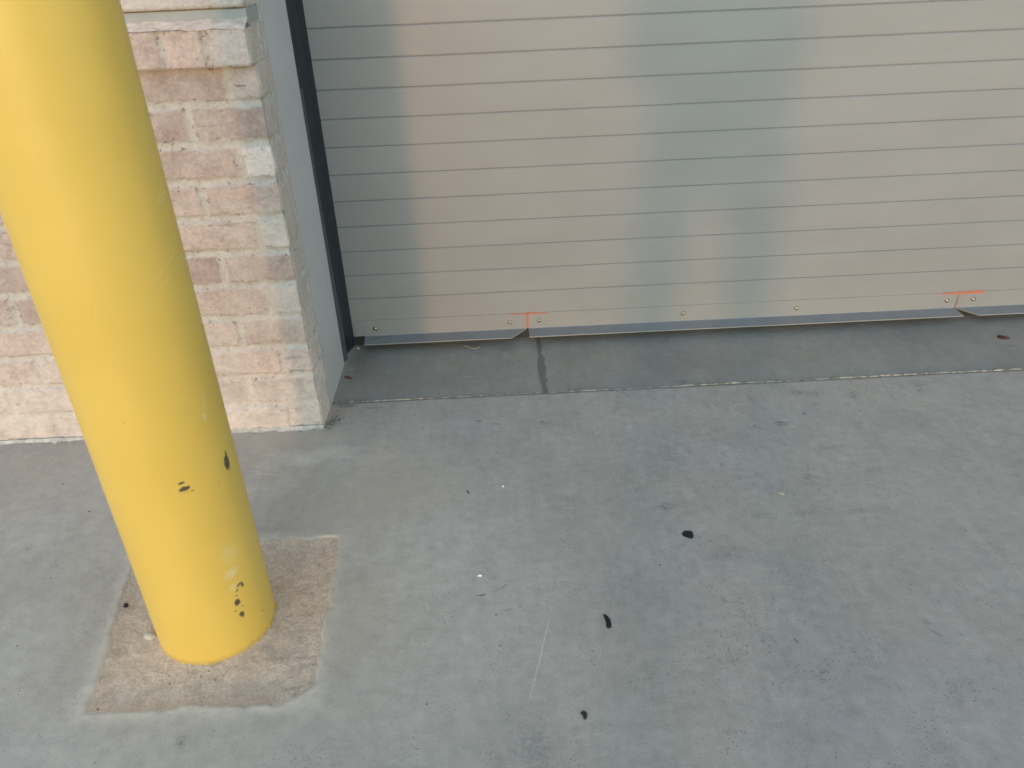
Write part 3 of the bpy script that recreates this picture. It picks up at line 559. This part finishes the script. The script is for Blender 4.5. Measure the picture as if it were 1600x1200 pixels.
# ================================================================== LITTER AND SPOTS
def blob(name, x, y, pts, hgt, mat, label, cat, z=0.0, group=None, dome=.6, seed=0):
    """low lump with an outline given as (dx, dy) in metres"""
    bm = bmesh.new(); n = len(pts); S = 6; rings = []
    dense = []
    for i in range(n):
        a = Vector(pts[i]); b = Vector(pts[(i + 1) % n]); p = Vector(pts[i - 1]); q = Vector(pts[(i + 2) % n])
        for s in range(S):
            u = s / S; dense.append(.5 * ((2 * a) + (-p + b) * u + (2 * p - 5 * a + 4 * b - q) * u * u + (-p + 3 * a - 3 * b + q) * u ** 3))
    rng = random.Random(seed)
    for r, zf in ((1, 0), (.94, .55), (.75, .85), (.4, 1.0)):
        rings.append([bm.verts.new((d.x * r, d.y * r, hgt * zf * (1 - .25 * rng.random() * dome) + (-.001 if zf == 0 else 0))) for d in dense])
    c = bm.verts.new((0, 0, hgt * .97)); m = len(dense)
    for k in range(3):
        for i in range(m): bm.faces.new((rings[k][i], rings[k][(i + 1) % m], rings[k + 1][(i + 1) % m], rings[k + 1][i]))
    for i in range(m): bm.faces.new((rings[3][i], rings[3][(i + 1) % m], c))
    o = put(name, fin(bm, name), mat, smooth=True); o.location = (x, y, z); tag(o, label, cat, group); return o
blob('tar_spot', .377, 1.281, [(-.0135, .001), (-.006, .013), (.004, .013), (.011, .010), (.0115, -.004), (.006, -.013), (-.003, -.010)], .0016, M_TAR, 'black flattened tar spot, the rounded larger one right of the scratch, mid pavement', 'tar spot', .0005, seed=1)
blob('tar_spot', .173, 1.052, [(-.0060, .018), (-.001, .017), (.0050, .008), (.0066, -.004), (.0050, -.015), (-.001, -.0175), (-.0040, -.014), (-.0035, .0)], .0016, M_TAR, 'black elongated tar spot on the pavement right of the white scratch', 'tar spot', .0005, seed=2)
blob('gum_spot', .106, .852, [(-.005, .005), (.001, .0085), (.0055, .003), (.004, -.006), (-.001, -.0075), (-.002, -.001)],   .0022, M_TAR2, 'small dark brown lump on the pavement near the bottom edge', 'debris', .0005, seed=3)
blob('pebble', -.690, 1.076, [(-.013, .004), (-.005, .011), (.006, .008), (.012, -.002), (.004, -.009), (-.008, -.007)], .013, M_PEB, 'pale angular pebble touching the left side of the yellow post', 'pebble', -.006, seed=4)
blob('pebble', -.668, 1.058, [(-.005, .003), (.001, .006), (.005, .001), (.003, -.005), (-.003, -.004)], .008, simple('dark_grit', (.13, .10, .08), .9), 'small dark grit grain between the pale pebble and the yellow post', 'pebble', -.006, seed=5)
blob('stone_chip', -.013, 1.483, [(-.002, .002), (.0, .0038), (.002, .002), (.0018, -.003), (-.0015, -.003)], .003, M_WHITE, 'tiny white stone chip alone on the middle of the pavement', 'stone chip', 0, seed=6)
blob('stone_chip', -.067, 1.191, [(-.004, .0005), (-.001, .002), (.003, .0015), (.004, -.0015), (-.002, -.002)], .003, M_WHITE, 'white flat chip on the pavement left of the dark curved scrapes', 'stone chip', 0, seed=7)
blob('stone_chip', .617, 1.405, [(-.006, .006), (-.001, .007), (.006, .001), (.007, -.005), (.001, -.006), (-.005, .0)], .0025, M_TAN, 'tan chip lying on the pavement up and right of the rounded tar spot', 'stone chip', 0, seed=8)
blob('grit', -.77, 1.159, [(-.004, .004), (.003, .005), (.005, -.002), (-.001, -.005)], .004, M_TAR, 'dark speck of grit at the left edge of the mortar square', 'grit', -.001, seed=9)
blob('leaf_scrap', -.459, 2.047, [(-.012, .010), (-.002, .010), (.010, .0), (.014, -.009), (.004, -.010), (-.008, .0)], .002, M_LEAF, 'brown leaf scrap on the threshold beside the foot of the jamb', 'leaf', 0, seed=10)
blob('leaf_scrap', 1.521, 2.096, [(-.010, .006), (.0, .014), (.008, .006), (.022, -.006), (.006, -.010), (-.006, -.005)], .006, M_RED, 'dark red crumpled scrap on the threshold at the right edge of the picture', 'scrap', 0, seed=11)
blob('stone_chip', -.455, 2.235, [(-.006, .003), (.0, .005), (.006, .001), (.002, -.004), (-.004, -.003)], .004, M_PEB, 'pale crumb of mortar below the foot of the rubber seal', 'stone chip', 0, seed=12)
# straw poking from under the flat leg
bm = bmesh.new(); pts = [(-.118, 2.213, .002), (-.108, 2.200, .008), (-.097, 2.190, .005), (-.080, 2.189, .003), (-.068, 2.192, .007)]
for a, b in zip(pts[:-1], pts[1:]):
    a, b = Vector(a), Vector(b); d = b - a; mt = Matrix.Translation((a + b) / 2) @ d.to_track_quat('Z', 'Y').to_matrix().to_4x4()
    bmesh.ops.create_cone(bm, cap_ends=True, segments=6, radius1=.0011, radius2=.0009, depth=d.length * 1.05, matrix=mt)
tag(put('straw', fin(bm, 'straw'), M_STRAW), 'short bent dry straw sticking out under the door angle', 'straw')
# crumbs along the joint and at the wall foot: nobody could count them
bm = bmesh.new(); rng = random.Random(3)
spots = [(rng.uniform(-.47, 1.7), THR_Y + rng.gauss(-.002, .006)) for _ in range(70)] + [(-.465 + abs(rng.gauss(0, .02)), rng.uniform(1.78, 1.93)) for _ in range(80)] + [(rng.uniform(-1.5, -.5), BRK_Y - .012 - abs(rng.gauss(0, .006))) for _ in range(70)] \
    + [(-.45 + abs(rng.gauss(0, .02)), rng.uniform(2.0, 2.24)) for _ in range(40)] + [(BX + (BR + .012 + abs(rng.gauss(0, .02))) * math.cos(a), BY + (BR + .012 + abs(rng.gauss(0, .02))) * math.sin(a)) for a in [rng.uniform(0, 6.28) for _ in range(60)]] + [(rng.uniform(-1.2, 1.6), rng.uniform(.7, 1.88)) for _ in range(90)]
for x, y in spots:
    r = rng.uniform(.0007, .0019); g = bmesh.ops.create_icosphere(bm, subdivisions=1, radius=r, matrix=Matrix.Translation((x, y, r * .4 + (-.004 if math.hypot(x - BX, y - BY) < .19 else 0))))
    for v in g['verts']: v.co += Vector((rng.uniform(-1, 1), rng.uniform(-1, 1), rng.uniform(-1, .5))) * r * .35
tag(put('grit_crumbs', fin(bm, 'grit_crumbs'), simple('mixed_grit', (.22, .19, .16), .9, .2, 0, .7, 12)), 'scattered tiny crumbs of mortar and grit along the joints', 'grit', kind='stuff')

# ================================================================== THE PHOTOGRAPHER (stands behind the camera; the shadow on the door is theirs)
PX, PY = .105, -.38
def person():
    V, R, E = [], [], []
    def add(p, r, par=None):
        V.append((PX + p[0], PY + p[1], p[2])); R.append(r); i = len(V) - 1
        if par is not None: E.append((par, i))
        return i
    pel = add((0, 0, .97), (.190, .12)); be = add((0, .0, 1.12), (.185, .115), pel); ch = add((0, .01, 1.28), (.190, .12), be); sh = add((0, 0, 1.41), (.14, .09), ch)
    nk = add((0, .02, 1.47), (.055, .055), sh); jaw = add((0, .05, 1.54), (.062, .07), nk); hd = add((0, .045, 1.62), (.078, .095), jaw); tp = add((0, .03, 1.69), (.062, .075), hd)
    no = add((0, .145, 1.60), (.012, .012), hd)
    for s in (-1, 1):
        hp = add((s * .128, 0, .86), (.102, .10), pel); kn = add((s * .148, .02, .50), (.090, .088), hp); an = add((s * .152, -.02, .10), (.082, .08), kn); ft = add((s * .158, .03, .045), (.045, .04), an); to = add((s * .170, .15, .035), (.042, .03), ft)
        so_ = add((s * .175, 0, 1.385), (.062, .062), sh); el = add((s * .205, .12, 1.08), (.055, .055), so_); wr = add((-PX + s * .085, .285, 1.08), (.030, .028), el); pm = add((-PX + s * .072, .335, 1.105), (.036, .018), wr)
        add((-PX + s * .045, .330, 1.09), (.010, .010), pm)
        for j in range(4):
            f1 = add((-PX + s * .064, .356, 1.135 - j * .020), (.0085, .0085), pm); add((-PX + s * (.045 - .003 * j), .362, 1.137 - j * .020), (.0075, .0075), f1)
    me = bpy.data.meshes.new('person'); me.from_pydata(V, E, []); o = bpy.data.objects.new('person', me); COL.objects.link(o)
    mod = o.modifiers.new('skin', 'SKIN'); mod.use_smooth_shade = True
    for i, sv in enumerate(me.skin_vertices[0].data): sv.radius = R[i] if isinstance(R[i], tuple) else (R[i], R[i]); sv.use_root = (i == 0)
    o.modifiers.new('sub', 'SUBSURF').levels = 1
    o.modifiers['sub'].render_levels = 1
    me.materials.append(simple('dark_clothes', (.07, .075, .09), .9)); return o
tag(person(), 'person standing behind the camera whose shadow falls on the door', 'person')
